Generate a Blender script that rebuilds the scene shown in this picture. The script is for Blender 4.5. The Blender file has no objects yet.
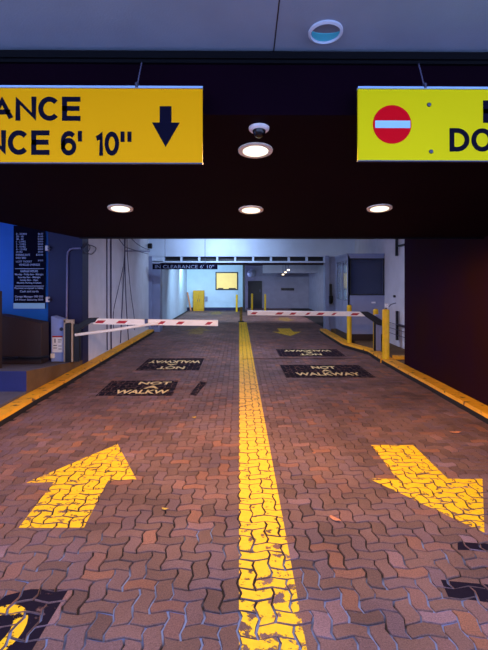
import bpy, math, random
from mathutils import Vector, Matrix
random.seed(7)
S = bpy.context.scene
COL = S.collection
F = 480.0; HZ = 281.0; TH = math.atan(5/480.0); EYE = 1.6

# ---------------------------------------------------------------- camera, world, light, exposure
cd = bpy.data.cameras.new('camera'); cam = bpy.data.objects.new('camera', cd); COL.objects.link(cam)
cam.location = (0, 0, EYE); cam.rotation_euler = (math.pi/2, 0, -TH)
cd.sensor_fit = 'VERTICAL'; cd.sensor_height = 36; cd.sensor_width = 36; cd.lens = 36*F/650
cd.shift_y = -(325-HZ)/650; cd.clip_start = 0.02
S.camera = cam

w = bpy.data.worlds.new('world'); S.world = w; w.use_nodes = True
w.node_tree.nodes['Background'].inputs[0].default_value = (0.40, 0.53, 1.0, 1)
w.node_tree.nodes['Background'].inputs[1].default_value = 2.6
vs = S.view_settings
S.display_settings.display_device = 'sRGB'
vs.view_transform = 'Standard'; vs.look = 'None'; vs.gamma = 1; vs.use_curve_mapping = False
vs.exposure = 0.35

def light(name, kind, loc, power, color, size=0.3, size_y=None, rot=(0,0,0), angle=None, blend=0.6):
    l = bpy.data.lights.new(name, kind); l.energy = power; l.color = color
    if kind == 'AREA':
        l.size = size
        if size_y: l.shape = 'RECTANGLE'; l.size_y = size_y
    if kind == 'SPOT':
        l.spot_size = angle; l.spot_blend = blend; l.shadow_soft_size = size
    if kind == 'POINT': l.shadow_soft_size = size
    o = bpy.data.objects.new(name, l); COL.objects.link(o); o.location = loc; o.rotation_euler = rot
    return o

# fluorescent strips inside the garage (their fixtures are built further down)
STRIPS = [((0.3, 10.6, 2.93), 30, (0.66, 0.70, 1.0)), ((-.6, 13.6, 2.93), 36, (0.50, 0.70, 1.0)),
          ((-0.9, 16.4, 2.43), 14, (0.50, 0.66, 1.0)), ((-0.8, 19.3, 2.43), 95, (0.48, 0.74, 1.0)),
          ((2.2, 19.3, 2.43), 75, (0.80, 0.76, 1.0)), ((-2.0, 22.8, 2.43), 60, (0.44, 0.76, 1.0))]
for (p, e, c) in STRIPS:
    light('strip_light', 'AREA', (p[0], p[1], p[2]-0.09), e*(1.0 if p[1] > 13 else 1.9), c, 1.2, 0.12, rot=(math.radians(62 if p[1] > 13 else 0), 0, 0))

# ---------------------------------------------------------------- projection helper (pixel + distance -> world point)
def P(px, py, Y, z=None):
    u = (px-244)/F
    dx = u*math.cos(TH)+math.sin(TH); dy = math.cos(TH)-u*math.sin(TH); dz = (HZ-py)/F
    if z is not None:
        t = (z-EYE)/dz
    else:
        t = Y/dy
    return Vector((dx*t, dy*t, EYE+dz*t))
def X(px, Y): return P(px, 300, Y).x
def Z(py, Y, px=239): return P(px, py, Y).z

# ---------------------------------------------------------------- materials
def rgb(h):
    h = h.lstrip('#'); c = [int(h[i:i+2], 16)/255 for i in (0, 2, 4)]
    return tuple((v/12.92 if v <= .04045 else ((v+.055)/1.055)**2.4) for v in c)+(1,)
def mat(name, color, rough=0.6, var=0.15, scale=6, metal=0, bump=0.1, bscale=60, emit=None, estr=1, spec=0.5, color2=None, coat=0):
    m = bpy.data.materials.new(name); m.use_nodes = True
    nt = m.node_tree; b = nt.nodes['Principled BSDF']
    c = rgb(color) if isinstance(color, str) else tuple(color)+(1,)
    c2 = rgb(color2) if color2 else tuple(max(0, v*(1-var)) for v in c[:3])+(1,)
    tc = nt.nodes.new('ShaderNodeTexCoord')
    n = nt.nodes.new('ShaderNodeTexNoise'); n.inputs['Scale'].default_value = scale; n.inputs['Detail'].default_value = 6
    nt.links.new(tc.outputs['Object'], n.inputs['Vector'])
    r = nt.nodes.new('ShaderNodeValToRGB'); r.color_ramp.elements[0].position = .35; r.color_ramp.elements[1].position = .65
    r.color_ramp.elements[0].color = c2; r.color_ramp.elements[1].color = c
    nt.links.new(n.outputs['Fac'], r.inputs['Fac']); nt.links.new(r.outputs['Color'], b.inputs['Base Color'])
    b.inputs['Roughness'].default_value = rough; b.inputs['Metallic'].default_value = metal
    b.inputs['Specular IOR Level'].default_value = spec
    if coat: b.inputs['Coat Weight'].default_value = coat
    if bump:
        n2 = nt.nodes.new('ShaderNodeTexNoise'); n2.inputs['Scale'].default_value = bscale; n2.inputs['Detail'].default_value = 4
        nt.links.new(tc.outputs['Object'], n2.inputs['Vector'])
        bp = nt.nodes.new('ShaderNodeBump'); bp.inputs['Strength'].default_value = bump; bp.inputs['Distance'].default_value = .01
        nt.links.new(n2.outputs['Fac'], bp.inputs['Height']); nt.links.new(bp.outputs['Normal'], b.inputs['Normal'])
    if emit:
        b.inputs['Emission Color'].default_value = rgb(emit) if isinstance(emit, str) else tuple(emit)+(1,)
        b.inputs['Emission Strength'].default_value = estr
    return m

M = {}
M['soffit'] = mat('painted_soffit', '#8c9ab0', .75, .10, 3, bump=.15, bscale=90)
M['lowceil'] = mat('dark_maroon_ceiling', '#14020c', .7, .25, 2, bump=.05, spec=.06)
M['fascia'] = mat('dark_purple_fascia', '#100110', .8, .2, 2, bump=.05, spec=.04)
M['lip'] = mat('dark_lip_metal', '#05060e', .6, .2, 4, spec=.1)
M['purple'] = mat('dark_purple_wall', '#2a110b', .85, .12, .6, bump=.08, bscale=120, spec=.04, color2='#220a26')
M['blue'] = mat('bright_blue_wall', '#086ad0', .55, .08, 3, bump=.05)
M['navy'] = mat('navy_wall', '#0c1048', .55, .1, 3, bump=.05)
M['white'] = mat('white_painted_block', '#dcdce6', .7, .12, 2.5, bump=.15, bscale=40)
M['wallblue'] = mat('pale_blue_wall', '#d0e2f6', .7, .08, 2.5, bump=.1)
M['beam'] = mat('pale_beam', '#cfdcf2', .7, .1, 2, bump=.1)
M['greywall'] = mat('grey_back_wall', '#a59fb0', .8, .12, 3, bump=.1)
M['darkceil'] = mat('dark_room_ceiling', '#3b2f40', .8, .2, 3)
M['greyblue'] = mat('grey_blue_metal', '#8a92b4', .5, .1, 4, metal=.2)
M['boothgrey'] = mat('booth_grey_panel', '#8d92ae', .5, .08, 4, bump=.03)
M['glassdark'] = mat('dark_window_glass', '#2b3450', .12, .1, 2, bump=0, spec=.6)
M['black'] = mat('black_paint', '#0a0a12', .5, .2, 4, bump=.05)
M['blackgloss'] = mat('black_plastic', '#08080c', .25, .2, 4, bump=0)
M['brown'] = mat('dark_brown_panel', '#2c160c', .6, .2, 3)
M['olive'] = mat('brown_concrete', '#6e5230', .85, .25, 5, bump=.3)
M['slate'] = mat('grey_ledge_concrete', '#5a5560', .85, .25, 5, bump=.3)
M['indigo'] = mat('indigo_painted_riser', '#181c58', .7, .15, 4)
M['beige'] = mat('beige_metal', '#b8a994', .5, .1, 4)
M['cabinet'] = mat('pale_blue_cabinet', '#8ea4e0', .5, .1, 4)
M['offwhite'] = mat('off_white_paint', '#fffaf0', .45, .08, 6, bump=.02)
M['whiteplastic'] = mat('white_plastic', '#f0eef0', .4, .03, 6, bump=0)
M['red'] = mat('red_reflective', '#b81820', .4, .1, 10, bump=0)
M['signyellow'] = mat('amber_sign_face', '#faac00', .5, .03, 2, bump=0, spec=.05)
M['signlime'] = mat('lime_yellow_sign_face', '#ecd808', .5, .03, 2, bump=0, spec=.05)
M['signred'] = mat('sign_red', '#e00018', .45, .04, 6, bump=0, spec=.05)
M['signblack'] = mat('sign_black', '#0b0820', .6, .1, 6, bump=0, spec=.05)
M['signwhite'] = mat('sign_pale_blue', '#9fd4f4', .4, .03, 6, bump=0)
M['alu'] = mat('aluminium_edge', '#9dc0ee', .35, .06, 8, metal=.3, bump=0)
M['steel'] = mat('dull_steel', '#4c5068', .4, .15, 8, metal=.7, bump=0)
M['bollard'] = mat('yellow_bollard_paint', '#f2c200', .5, .15, 8, bump=.05)
M['gold'] = mat('ochre_painted_metal', '#e0a400', .55, .15, 8, bump=.05)
M['woodgrey'] = mat('worn_post', '#b08a28', .7, .5, 20, color2='#4a3420')
M['cable'] = mat('dark_cable', '#4c4a68', .6, .1, 8, bump=0)
M['pipe'] = mat('painted_conduit', '#8f8cb2', .5, .1, 8, bump=0)
M['orange'] = mat('faded_orange', '#d48a60', .6, .1, 8, bump=0)
M['leaf'] = mat('dry_leaf', '#d8885a', .7, .3, 60, bump=.1)
M['leafy'] = mat('yellow_leaf', '#e0b040', .7, .3, 60, bump=.1)
M['lens'] = mat('lit_lens', '#ffffff', .4, 0, 2, bump=0, emit=(1.0, .92, .60), estr=1.35)
M['ringmat'] = mat('lamp_trim_ring', '#f4ead8', .35, .05, 8, bump=0)
M['lampreflection'] = mat('painted_cyan_reflection', '#58d6f0', .15, .1, 8, bump=0, spec=.8)
M['reflector'] = mat('lamp_reflector', '#9aa8bc', .25, .1, 8, metal=.4, bump=0)
M['tube'] = mat('fluorescent_diffuser', '#ffffff', .4, 0, 2, bump=0, emit=(.6, .8, 1.0), estr=3)
M['windowglow'] = mat('lit_yellow_window', '#d8b860', .5, .15, 3, bump=0, emit='#ecd488', estr=.55)
M['warmspot'] = mat('small_warm_lamp', '#ffffff', .4, 0, 2, bump=0, emit=(1, .75, .4), estr=2.5)
M['mirror'] = mat('convex_mirror', '#d0d4e4', .3, .1, 4, metal=.3, bump=0)
M['darkred'] = mat('dark_red_sign', '#6a1430', .5, .1, 8, bump=0)
M['ground'] = mat('street_ground', '#50505c', .85, .2, 4, bump=.3)

def curb_mat():
    m = mat('worn_yellow_curb_paint', '#f5ab0c', .6, .2, 5, bump=.35, bscale=40)
    nt = m.node_tree; b = nt.nodes['Principled BSDF']
    src = b.inputs['Base Color'].links[0].from_socket
    tc = nt.nodes.new('ShaderNodeTexCoord')
    n = nt.nodes.new('ShaderNodeTexNoise'); n.inputs['Scale'].default_value = 9; n.inputs['Detail'].default_value = 8
    nt.links.new(tc.outputs['Object'], n.inputs['Vector'])
    r = nt.nodes.new('ShaderNodeValToRGB'); r.color_ramp.elements[0].position = .60; r.color_ramp.elements[1].position = .68
    nt.links.new(n.outputs['Fac'], r.inputs['Fac'])
    mx = nt.nodes.new('ShaderNodeMixRGB'); mx.inputs[2].default_value = rgb('#4a2f18')
    nt.links.new(r.outputs['Color'], mx.inputs[0]); nt.links.new(src, mx.inputs[1]); nt.links.new(mx.outputs[0], b.inputs['Base Color'])
    return m
M['curb'] = curb_mat()
M['curbface'] = mat('dark_scuffed_curb_face', '#171010', .8, .3, 12, bump=.4)

def paver_mat():
    m = bpy.data.materials.new('brick_pavers'); m.use_nodes = True; nt = m.node_tree; b = nt.nodes['Principled BSDF']
    L = nt.links.new
    geo = nt.nodes.new('ShaderNodeNewGeometry'); tc = nt.nodes.new('ShaderNodeTexCoord')
    r = nt.nodes.new('ShaderNodeValToRGB'); e = r.color_ramp.elements
    e[0].position = 0; e[0].color = rgb('#5c443e'); e[1].position = 1; e[1].color = rgb('#80666a')
    for p, c in ((.25, '#6e5248'), (.5, '#765850'), (.75, '#685256'), (.93, '#8a5c44')):
        k = e.new(p); k.color = rgb(c)
    L(geo.outputs['Random Per Island'], r.inputs['Fac'])
    n = nt.nodes.new('ShaderNodeTexNoise'); n.inputs['Scale'].default_value = 130; n.inputs['Detail'].default_value = 4; n.inputs['Roughness'].default_value = .8
    L(tc.outputs['Object'], n.inputs['Vector'])
    n3 = nt.nodes.new('ShaderNodeTexNoise'); n3.inputs['Scale'].default_value = 1.3; n3.inputs['Detail'].default_value = 5
    L(tc.outputs['Object'], n3.inputs['Vector'])
    rr = nt.nodes.new('ShaderNodeValToRGB'); rr.color_ramp.elements[0].color = (.3, .28, .3, 1); rr.color_ramp.elements[1].color = (1.9, 1.85, 1.9, 1)
    rr.color_ramp.elements[0].position = .3; rr.color_ramp.elements[1].position = .7
    L(n.outputs['Fac'], rr.inputs['Fac'])
    mx = nt.nodes.new('ShaderNodeMixRGB'); mx.blend_type = 'MULTIPLY'; mx.inputs[0].default_value = .75
    L(r.outputs['Color'], mx.inputs[1]); L(rr.outputs['Color'], mx.inputs[2])
    r3 = nt.nodes.new('ShaderNodeValToRGB'); r3.color_ramp.elements[0].color = (.62, .58, .6, 1); r3.color_ramp.elements[1].color = (1.15, 1.15, 1.15, 1)
    r3.color_ramp.elements[0].position = .35; r3.color_ramp.elements[1].position = .6
    L(n3.outputs['Fac'], r3.inputs['Fac'])
    m2 = nt.nodes.new('ShaderNodeMixRGB'); m2.blend_type = 'MULTIPLY'; m2.inputs[0].default_value = .8
    L(mx.outputs[0], m2.inputs[1]); L(r3.outputs['Color'], m2.inputs[2]); L(m2.outputs[0], b.inputs['Base Color'])
    bp = nt.nodes.new('ShaderNodeBump'); bp.inputs['Strength'].default_value = .9; bp.inputs['Distance'].default_value = .006
    L(n.outputs['Fac'], bp.inputs['Height']); L(bp.outputs['Normal'], b.inputs['Normal'])
    b.inputs['Roughness'].default_value = .62; b.inputs['Specular IOR Level'].default_value = .4
    return m
M['paver'] = paver_mat()
def joint_mat():
    m = mat('sand_joints', '#1c1212', .9, .3, 8, bump=.3)
    nt = m.node_tree; b = nt.nodes['Principled BSDF']; src = b.inputs['Base Color'].links[0].from_socket
    tc = nt.nodes.new('ShaderNodeTexCoord'); n = nt.nodes.new('ShaderNodeTexNoise'); n.inputs['Scale'].default_value = 2.2; n.inputs['Detail'].default_value = 3
    nt.links.new(tc.outputs['Object'], n.inputs['Vector'])
    # pale salt residue in the joints near the street
    sx = nt.nodes.new('ShaderNodeSeparateXYZ'); nt.links.new(tc.outputs['Object'], sx.inputs[0])
    mr = nt.nodes.new('ShaderNodeMapRange'); mr.inputs[1].default_value = 4.0; mr.inputs[2].default_value = 2.1; mr.inputs[3].default_value = -.25; mr.inputs[4].default_value = .16
    nt.links.new(sx.outputs['Y'], mr.inputs[0])
    ad = nt.nodes.new('ShaderNodeMath'); ad.operation = 'ADD'; nt.links.new(n.outputs['Fac'], ad.inputs[0]); nt.links.new(mr.outputs[0], ad.inputs[1])
    r = nt.nodes.new('ShaderNodeValToRGB'); r.color_ramp.elements[0].position = .52; r.color_ramp.elements[1].position = .62
    nt.links.new(ad.outputs[0], r.inputs['Fac'])
    mx = nt.nodes.new('ShaderNodeMixRGB'); mx.inputs[2].default_value = rgb('#7488b0')
    nt.links.new(r.outputs['Color'], mx.inputs[0]); nt.links.new(src, mx.inputs[1]); nt.links.new(mx.outputs[0], b.inputs['Base Color'])
    return m
M['joint'] = joint_mat()

def paint_mat(name, color, lo, hi, y0, y1, w0, w1, scale=22, rough=.6):
    """road paint with chips worn out of it: wear grows from w1 (at y1) to w0 (at y0)"""
    m = mat(name, color, rough, .12, 30, bump=.25, bscale=120)
    nt = m.node_tree; b = nt.nodes['Principled BSDF']; L = nt.links.new
    tc = nt.nodes.new('ShaderNodeTexCoord'); n = nt.nodes.new('ShaderNodeTexNoise')
    n.inputs['Scale'].default_value = scale; n.inputs['Detail'].default_value = 8; n.inputs['Roughness'].default_value = .65
    L(tc.outputs['Object'], n.inputs['Vector'])
    sx = nt.nodes.new('ShaderNodeSeparateXYZ'); L(tc.outputs['Object'], sx.inputs[0])
    mr = nt.nodes.new('ShaderNodeMapRange'); mr.inputs[1].default_value = y0; mr.inputs[2].default_value = y1; mr.inputs[3].default_value = w0; mr.inputs[4].default_value = w1
    L(sx.outputs['Y'], mr.inputs[0])
    ad = nt.nodes.new('ShaderNodeMath'); ad.operation = 'ADD'; L(n.outputs['Fac'], ad.inputs[0]); L(mr.outputs[0], ad.inputs[1])
    r = nt.nodes.new('ShaderNodeValToRGB'); r.color_ramp.elements[0].position = lo; r.color_ramp.elements[1].position = hi
    r.color_ramp.elements[0].color = (1, 1, 1, 1); r.color_ramp.elements[1].color = (0, 0, 0, 1)
    L(ad.outputs[0], r.inputs['Fac']); L(r.outputs['Color'], b.inputs['Alpha'])
    return m
M['lineyel'] = paint_mat('yellow_line_paint', '#ffc808', .58, .62, 2.0, 4.0, .07, -.03, 11)
M['arrowyel'] = paint_mat('yellow_arrow_paint', '#ffc808', .60, .64, 2.6, 4.6, .06, .02, 16)
M['faintyel'] = paint_mat('faded_arrow_paint', '#a8822c', .54, .62, 2.6, 4.6, .04, .04, 9)
M['blackpatch'] = paint_mat('black_patch_paint', '#1b1524', .60, .68, 2, 10, .02, .03, 9, .85)
M['blackpatch'].node_tree.nodes['Principled BSDF'].inputs['Specular IOR Level'].default_value = .08
M['stencil'] = paint_mat('cream_stencil_paint', '#ffe6a0', .62, .68, 2, 12, .0, .0, 12)

# ---------------------------------------------------------------- mesh builder
class MB:
    def __init__(s): s.v = []; s.f = []; s.m = []
    def add(s, vs_, fs, mi=0):
        o = len(s.v); s.v += [tuple(v) for v in vs_]
        for f in fs: s.f.append(tuple(i+o for i in f)); s.m.append(mi)
    def box(s, x0, x1, y0, y1, z0, z1, mi=0):
        s.add([(x0,y0,z0),(x1,y0,z0),(x1,y1,z0),(x0,y1,z0),(x0,y0,z1),(x1,y0,z1),(x1,y1,z1),(x0,y1,z1)],
              [(0,3,2,1),(4,5,6,7),(0,1,5,4),(1,2,6,5),(2,3,7,6),(3,0,4,7)], mi)
    def prism(s, pts, d, mi=0):
        """polygon of 3D points extruded by vector d"""
        n = len(pts); d = Vector(d); a = [Vector(p) for p in pts]
        s.add(a+[p+d for p in a], [tuple(range(n))[::-1], tuple(range(n, 2*n))]+[(i, (i+1) % n, n+(i+1) % n, n+i) for i in range(n)], mi)
    def tube(s, pts, r, n=10, mi=0, cap=True):
        pts = [Vector(p) for p in pts]; rs = r if isinstance(r, (list, tuple)) else [r]*len(pts)
        rings = []; up = Vector((0.02, 0.01, 1))
        t0 = (pts[1]-pts[0]).normalized()
        if abs(t0.dot(up.normalized())) > .95: up = Vector((1, 0, 0))
        for i, p in enumerate(pts):
            t = (pts[min(i+1, len(pts)-1)]-pts[max(i-1, 0)]).normalized()
            a = t.cross(up).normalized(); b = t.cross(a).normalized(); up = b if abs(t.dot(b)) < .9 else up
            up = -a.cross(t) if False else up
            rings.append([p+(a*math.cos(k*2*math.pi/n)+b*math.sin(k*2*math.pi/n))*rs[i] for k in range(n)])
            up = b.copy() if b.length > 0 else up
        vs_ = [v for r_ in rings for v in r_]; fs = []
        for i in range(len(pts)-1):
            # match nearest start to avoid twist
            off = min(range(n), key=lambda q: (rings[i+1][q]-rings[i][0]).length)
            for k in range(n):
                fs.append((i*n+k, i*n+(k+1) % n, (i+1)*n+(k+1+off) % n, (i+1)*n+(k+off) % n))
        if cap: fs += [tuple(range(n))[::-1], tuple(range((len(pts)-1)*n, len(pts)*n))]
        s.add(vs_, fs, mi)
    def lathe(s, prof, c, n=32, mi=0, axis='z', tilt=None):
        """profile of (r, h)"""
        c = Vector(c); vs_ = []
        R = tilt or Matrix.Identity(3)
        for r, h in prof:
            for k in range(n):
                a = k*2*math.pi/n
                p = Vector((r*math.cos(a), r*math.sin(a), h)) if axis == 'z' else Vector((r*math.cos(a), h, r*math.sin(a)))
                vs_.append(c+R@p)
        fs = [(i*n+k, i*n+(k+1) % n, (i+1)*n+(k+1) % n, (i+1)*n+k) for i in range(len(prof)-1) for k in range(n)]
        fs += [tuple(range(n))[::-1], tuple(range((len(prof)-1)*n, len(prof)*n))]
        s.add(vs_, fs, mi)
    def build(s, name, mats, parent=None, smooth=False, bevel=0):
        me = bpy.data.meshes.new(name); me.from_pydata(s.v, [], s.f)
        mats = mats if isinstance(mats, (list, tuple)) else [mats]
        for m in mats: me.materials.append(M[m] if isinstance(m, str) else m)
        me.polygons.foreach_set('material_index', s.m)
        me.validate(); me.update()
        if smooth:
            for p in me.polygons: p.use_smooth = True
            me.set_sharp_from_angle(angle=math.radians(40))
        o = bpy.data.objects.new(name, me); COL.objects.link(o)
        if bevel:
            md = o.modifiers.new('bevel', 'BEVEL'); md.width = bevel; md.segments = 2; md.limit_method = 'ANGLE'
        if parent: o.parent = parent; o.matrix_parent_inverse = parent.matrix_world.inverted()
        return o

def tag(o, label=None, cat=None, group=None, kind=None):
    if label: o['label'] = label
    if cat: o['category'] = cat
    if group: o['group'] = group
    if kind: o['kind'] = kind
    return o
def thing(name, label, cat, loc, group=None):
    o = bpy.data.objects.new(name, None); COL.objects.link(o); o.location = loc; o.empty_display_size = .1
    o.matrix_world = Matrix.Translation(loc)
    return tag(o, label, cat, group)
def struct(name, mb, m, **k):
    o = mb.build(name, m, **k); o['kind'] = 'structure'; return o

def text_mesh(txt, box, frame, name, m, parent=None, bold=.0, thick=.003):
    """box = (u0,u1,v0,v1) in metres in frame = (origin, uaxis, vaxis, normal)"""
    cu = bpy.data.curves.new('t', 'FONT'); cu.body = txt; cu.offset = bold; cu.extrude = .001
    ob = bpy.data.objects.new('t', cu); COL.objects.link(ob)
    bpy.context.view_layer.update()
    me = bpy.data.meshes.new_from_object(ob.evaluated_get(bpy.context.evaluated_depsgraph_get()))
    bpy.data.objects.remove(ob); me.name = name
    xs = [v.co.x for v in me.vertices]; ys = [v.co.y for v in me.vertices]; zs = [v.co.z for v in me.vertices]
    x0, x1, y0, y1, z0, z1 = min(xs), max(xs), min(ys), max(ys), min(zs), max(zs)
    O, U, V, N = [Vector(q) for q in frame]
    for v in me.vertices:
        a = box[0]+(v.co.x-x0)/(x1-x0)*(box[1]-box[0]); b = box[2]+(v.co.y-y0)/(y1-y0)*(box[3]-box[2])
        c = (v.co.z-z0)/(z1-z0)*thick
        v.co = O+U*a+V*b+N*c
    me.materials.clear(); me.materials.append(M[m])
    o = bpy.data.objects.new(name, me); COL.objects.link(o)
    if parent: o.parent = parent; o.matrix_parent_inverse = parent.matrix_world.inverted()
    return o


def arc(cx, cy, rx, ry, a0, a1, n=12):
    return [(cx+rx*math.cos(math.radians(a0+(a1-a0)*k/n)), cy+ry*math.sin(math.radians(a0+(a1-a0)*k/n))) for k in range(n+1)]
def ell(rx=.36, n=32): return arc(.36, .5, rx, .5, 90, 450, n)
GLYPH = {'A': (.74, [[(0, 0), (.37, 1), (.74, 0)], [(.13, .32), (.61, .32)]]), 'N': (.66, [[(0, 0), (0, 1), (.66, 0), (.66, 1)]]),
 'C': (.70, [arc(.36, .5, .36, .5, 42, 318, 26)]), 'E': (.56, [[(.56, 1), (0, 1), (0, 0), (.56, 0)], [(0, .52), (.52, .52)]]),
 'L': (.52, [[(0, 1), (0, 0), (.52, 0)]]), 'T': (.60, [[(0, 1), (.6, 1)], [(.3, 1), (.3, 0)]]), 'I': (.0, [[(0, 0), (0, 1)]]),
 'R': (.62, [[(0, 0), (0, 1), (.34, 1)]+arc(.34, .76, .26, .24, 90, -90, 10)+[(0, .52)], [(.34, .52), (.62, 0)]]),
 'D': (.64, [[(0, 0), (0, 1), (.22, 1)]+arc(.22, .5, .42, .5, 90, -90, 16)+[(0, 0)]]), 'O': (.72, [ell()]),
 'X': (.64, [[(0, 0), (.64, 1)], [(0, 1), (.64, 0)]]), 'Y': (.64, [[(0, 1), (.32, .48), (.64, 1)], [(.32, .48), (.32, 0)]]),
 '6': (.56, [arc(.28, .32, .28, .32, 0, 360, 24), [(.0, .32), (.0, .56)]+arc(.30, .62, .30, .38, 180, 42, 10)]),
 '0': (.54, [arc(.27, .5, .27, .5, 90, 450, 30)]), '1': (.24, [[(.24, 0), (.24, 1), (.16, .84), (0, .76)]]),
 "'": (.0, [[(0, .72), (0, 1)]]), '"': (.36, [[(0, .72), (0, 1)], [(.36, .72), (.36, 1)]])}
def sign_text(txt, box, frame, name, m, parent, wgt=.205, gap=.20, thick=.002):
    '''bold grotesque lettering: every letter a mesh of its own, fitted to the box'''
    O, U, V, N = [Vector(q) for q in frame]
    pos = []; x = 0
    for ch in txt:
        if ch == ' ': x += .42; continue
        pos.append((ch, x)); x += GLYPH[ch][0]+wgt+gap-.12
    tot = pos[-1][1]+GLYPH[pos[-1][0]][0]+wgt
    kx = (box[1]-box[0])/tot; ky = (box[3]-box[2])
    hs = wgt/2
    for ch, x0 in pos:
        mb = MB()
        for st in GLYPH[ch][1]:
            # stroke in letter space where y is squeezed so the ink stays inside the cell height
            pts = [Vector((x0+hs+p[0], hs+p[1]*(1-wgt))) for p in st]
            pts = [p for i, p in enumerate(pts) if i == 0 or (p-pts[i-1]).length > 1e-4]
            closed = (pts[0]-pts[-1]).length < 1e-5
            if closed: pts = pts[:-1]
            n = len(pts); Ls, Rs = [], []
            for i, p in enumerate(pts):
                a = pts[(i-1) % n] if (closed or i > 0) else None; b = pts[(i+1) % n] if (closed or i < n-1) else None
                d1 = (p-a).normalized() if a is not None else (b-p).normalized()
                d2 = (b-p).normalized() if b is not None else d1
                n1 = Vector((-d1.y, d1.x)); n2 = Vector((-d2.y, d2.x)); mm_ = (n1+n2)
                if mm_.length < .2: mm_ = n1
                mm_.normalize(); q = mm_/max(.42, mm_.dot(n1))*hs
                e = Vector((0, 0))
                if a is None: e = -d2*(hs if abs(d2.y) > .99 or abs(d2.x) > .99 else hs*.0)
                if b is None: e = d1*(hs if abs(d1.y) > .99 or abs(d1.x) > .99 else hs*.0)
                def cl(v): return Vector((v.x, min(1, max(0, v.y))))
                Ls.append(cl(p+q+e)); Rs.append(cl(p-q+e))
            tp = lambda v, c: O+U*(box[0]+v.x*kx)+V*(box[2]+v.y*ky)+N*c
            o = len(mb.v); vs_ = [tp(v, thick) for v in Ls]+[tp(v, thick) for v in Rs]+[tp(v, 0) for v in Ls]+[tp(v, 0) for v in Rs]
            fs = []
            for i in range(n if closed else n-1):
                j = (i+1) % n
                fs += [(i, j, n+j, n+i), (2*n+i, 3*n+i, 3*n+j, 2*n+j), (i, 2*n+i, 2*n+j, j), (n+i, n+j, 3*n+j, 3*n+i)]
            mb.add(vs_, fs)
        mb.build(name, m, parent)

# ---------------------------------------------------------------- paved floor
UW = 0.086; GAP = .005; AMP = .12*UW
FX0, FX1, FY0, FY1 = -2.62, 2.78, 1.2, 28.2
def tri(t):
    t = t % 2.0
    return (t*2 if t < .5 else (2-2*t if t < 1.5 else 2*t-4))
def warp(x, y):
    return x+AMP*tri(y/UW), y+AMP*tri(x/UW+.5)
pavers = []
i0, i1 = int(FX0/UW)-1, int(FX1/UW)+1
j0, j1 = int(FY0/UW)-1, int(FY1/UW)+1
for i in range(i0, i1+1):
    for j in range(j0, j1+1):
        t = (i-j) % 4
        if t == 0: w_, h_ = 2, 1
        elif t == 3: w_, h_ = 1, 2
        else: continue
        x0, y0 = i*UW, j*UW; x1, y1 = x0+w_*UW, y0+h_*UW
        if x1 > FX1+.16 or x0 < FX0-.16 or y0 < FY0: continue
        cx, cy = (x0+x1)/2, (y0+y1)/2
        pts = []
        nx, ny = w_*2, h_*2
        for k in range(nx): pts.append((x0+(x1-x0)*k/nx, y0))
        for k in range(ny): pts.append((x1, y0+(y1-y0)*k/ny))
        for k in range(nx): pts.append((x1-(x1-x0)*k/nx, y1))
        for k in range(ny): pts.append((x0, y1-(y1-y0)*k/ny))
        nf = 1+.7*max(0, min(1, (4.2-y0)/1.6)); gx = random.uniform(.8, 1.5)*GAP*nf; gy = random.uniform(.8, 1.5)*GAP*nf
        def ins(q, g1, g2):
            x, y = q; wx, wy = warp(x, y)
            sx = -1 if abs(x-x1) < 1e-6 else (1 if abs(x-x0) < 1e-6 else 0)
            sy = -1 if abs(y-y1) < 1e-6 else (1 if abs(y-y0) < 1e-6 else 0)
            return (wx+sx*g1, wy+sy*g2)
        jt = [(random.gauss(0, .0011), random.gauss(0, .0011)) for q in pts]
        outer = [tuple(a+b for a, b in zip(ins(q, gx*.5, gy*.5), j_)) for q, j_ in zip(pts, jt)]
        top = [tuple(a+b for a, b in zip(ins(q, gx*.5+.002, gy*.5+.002), j_)) for q, j_ in zip(pts, jt)]
        z0 = random.gauss(0, .0009); ax = random.gauss(0, .010); ay = random.gauss(0, .010)
        if y0 > 9: ax *= .4; ay *= .4; z0 *= .5
        pavers.append((cx, cy, outer, top, z0, ax, ay))
fb = MB()
for cx, cy, outer, top, z0, ax, ay in pavers:
    zz = lambda x, y: z0+ax*(x-cx)+ay*(y-cy)
    n = len(top)
    vs_ = [(x, y, zz(x, y)) for x, y in top]+[(x, y, zz(x, y)-.003) for x, y in outer]+[(x, y, -.03) for x, y in outer]
    fs = [tuple(range(n))]+[(k, n+k, n+(k+1) % n, (k+1) % n) for k in range(n)]+[(n+k, 2*n+k, 2*n+(k+1) % n, n+(k+1) % n) for k in range(n)]
    fb.add(vs_, fs, 0)
fb.box(FX0-.3, FX1+.4, 1.0, 15.1, -.3, -.0085, 1); fb.box(FX0-.3, FX1+1.4, 15.1, FY1+.2, -.3, -.0085, 1)
floor = struct('floor', fb, ['paver', 'joint'])

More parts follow.
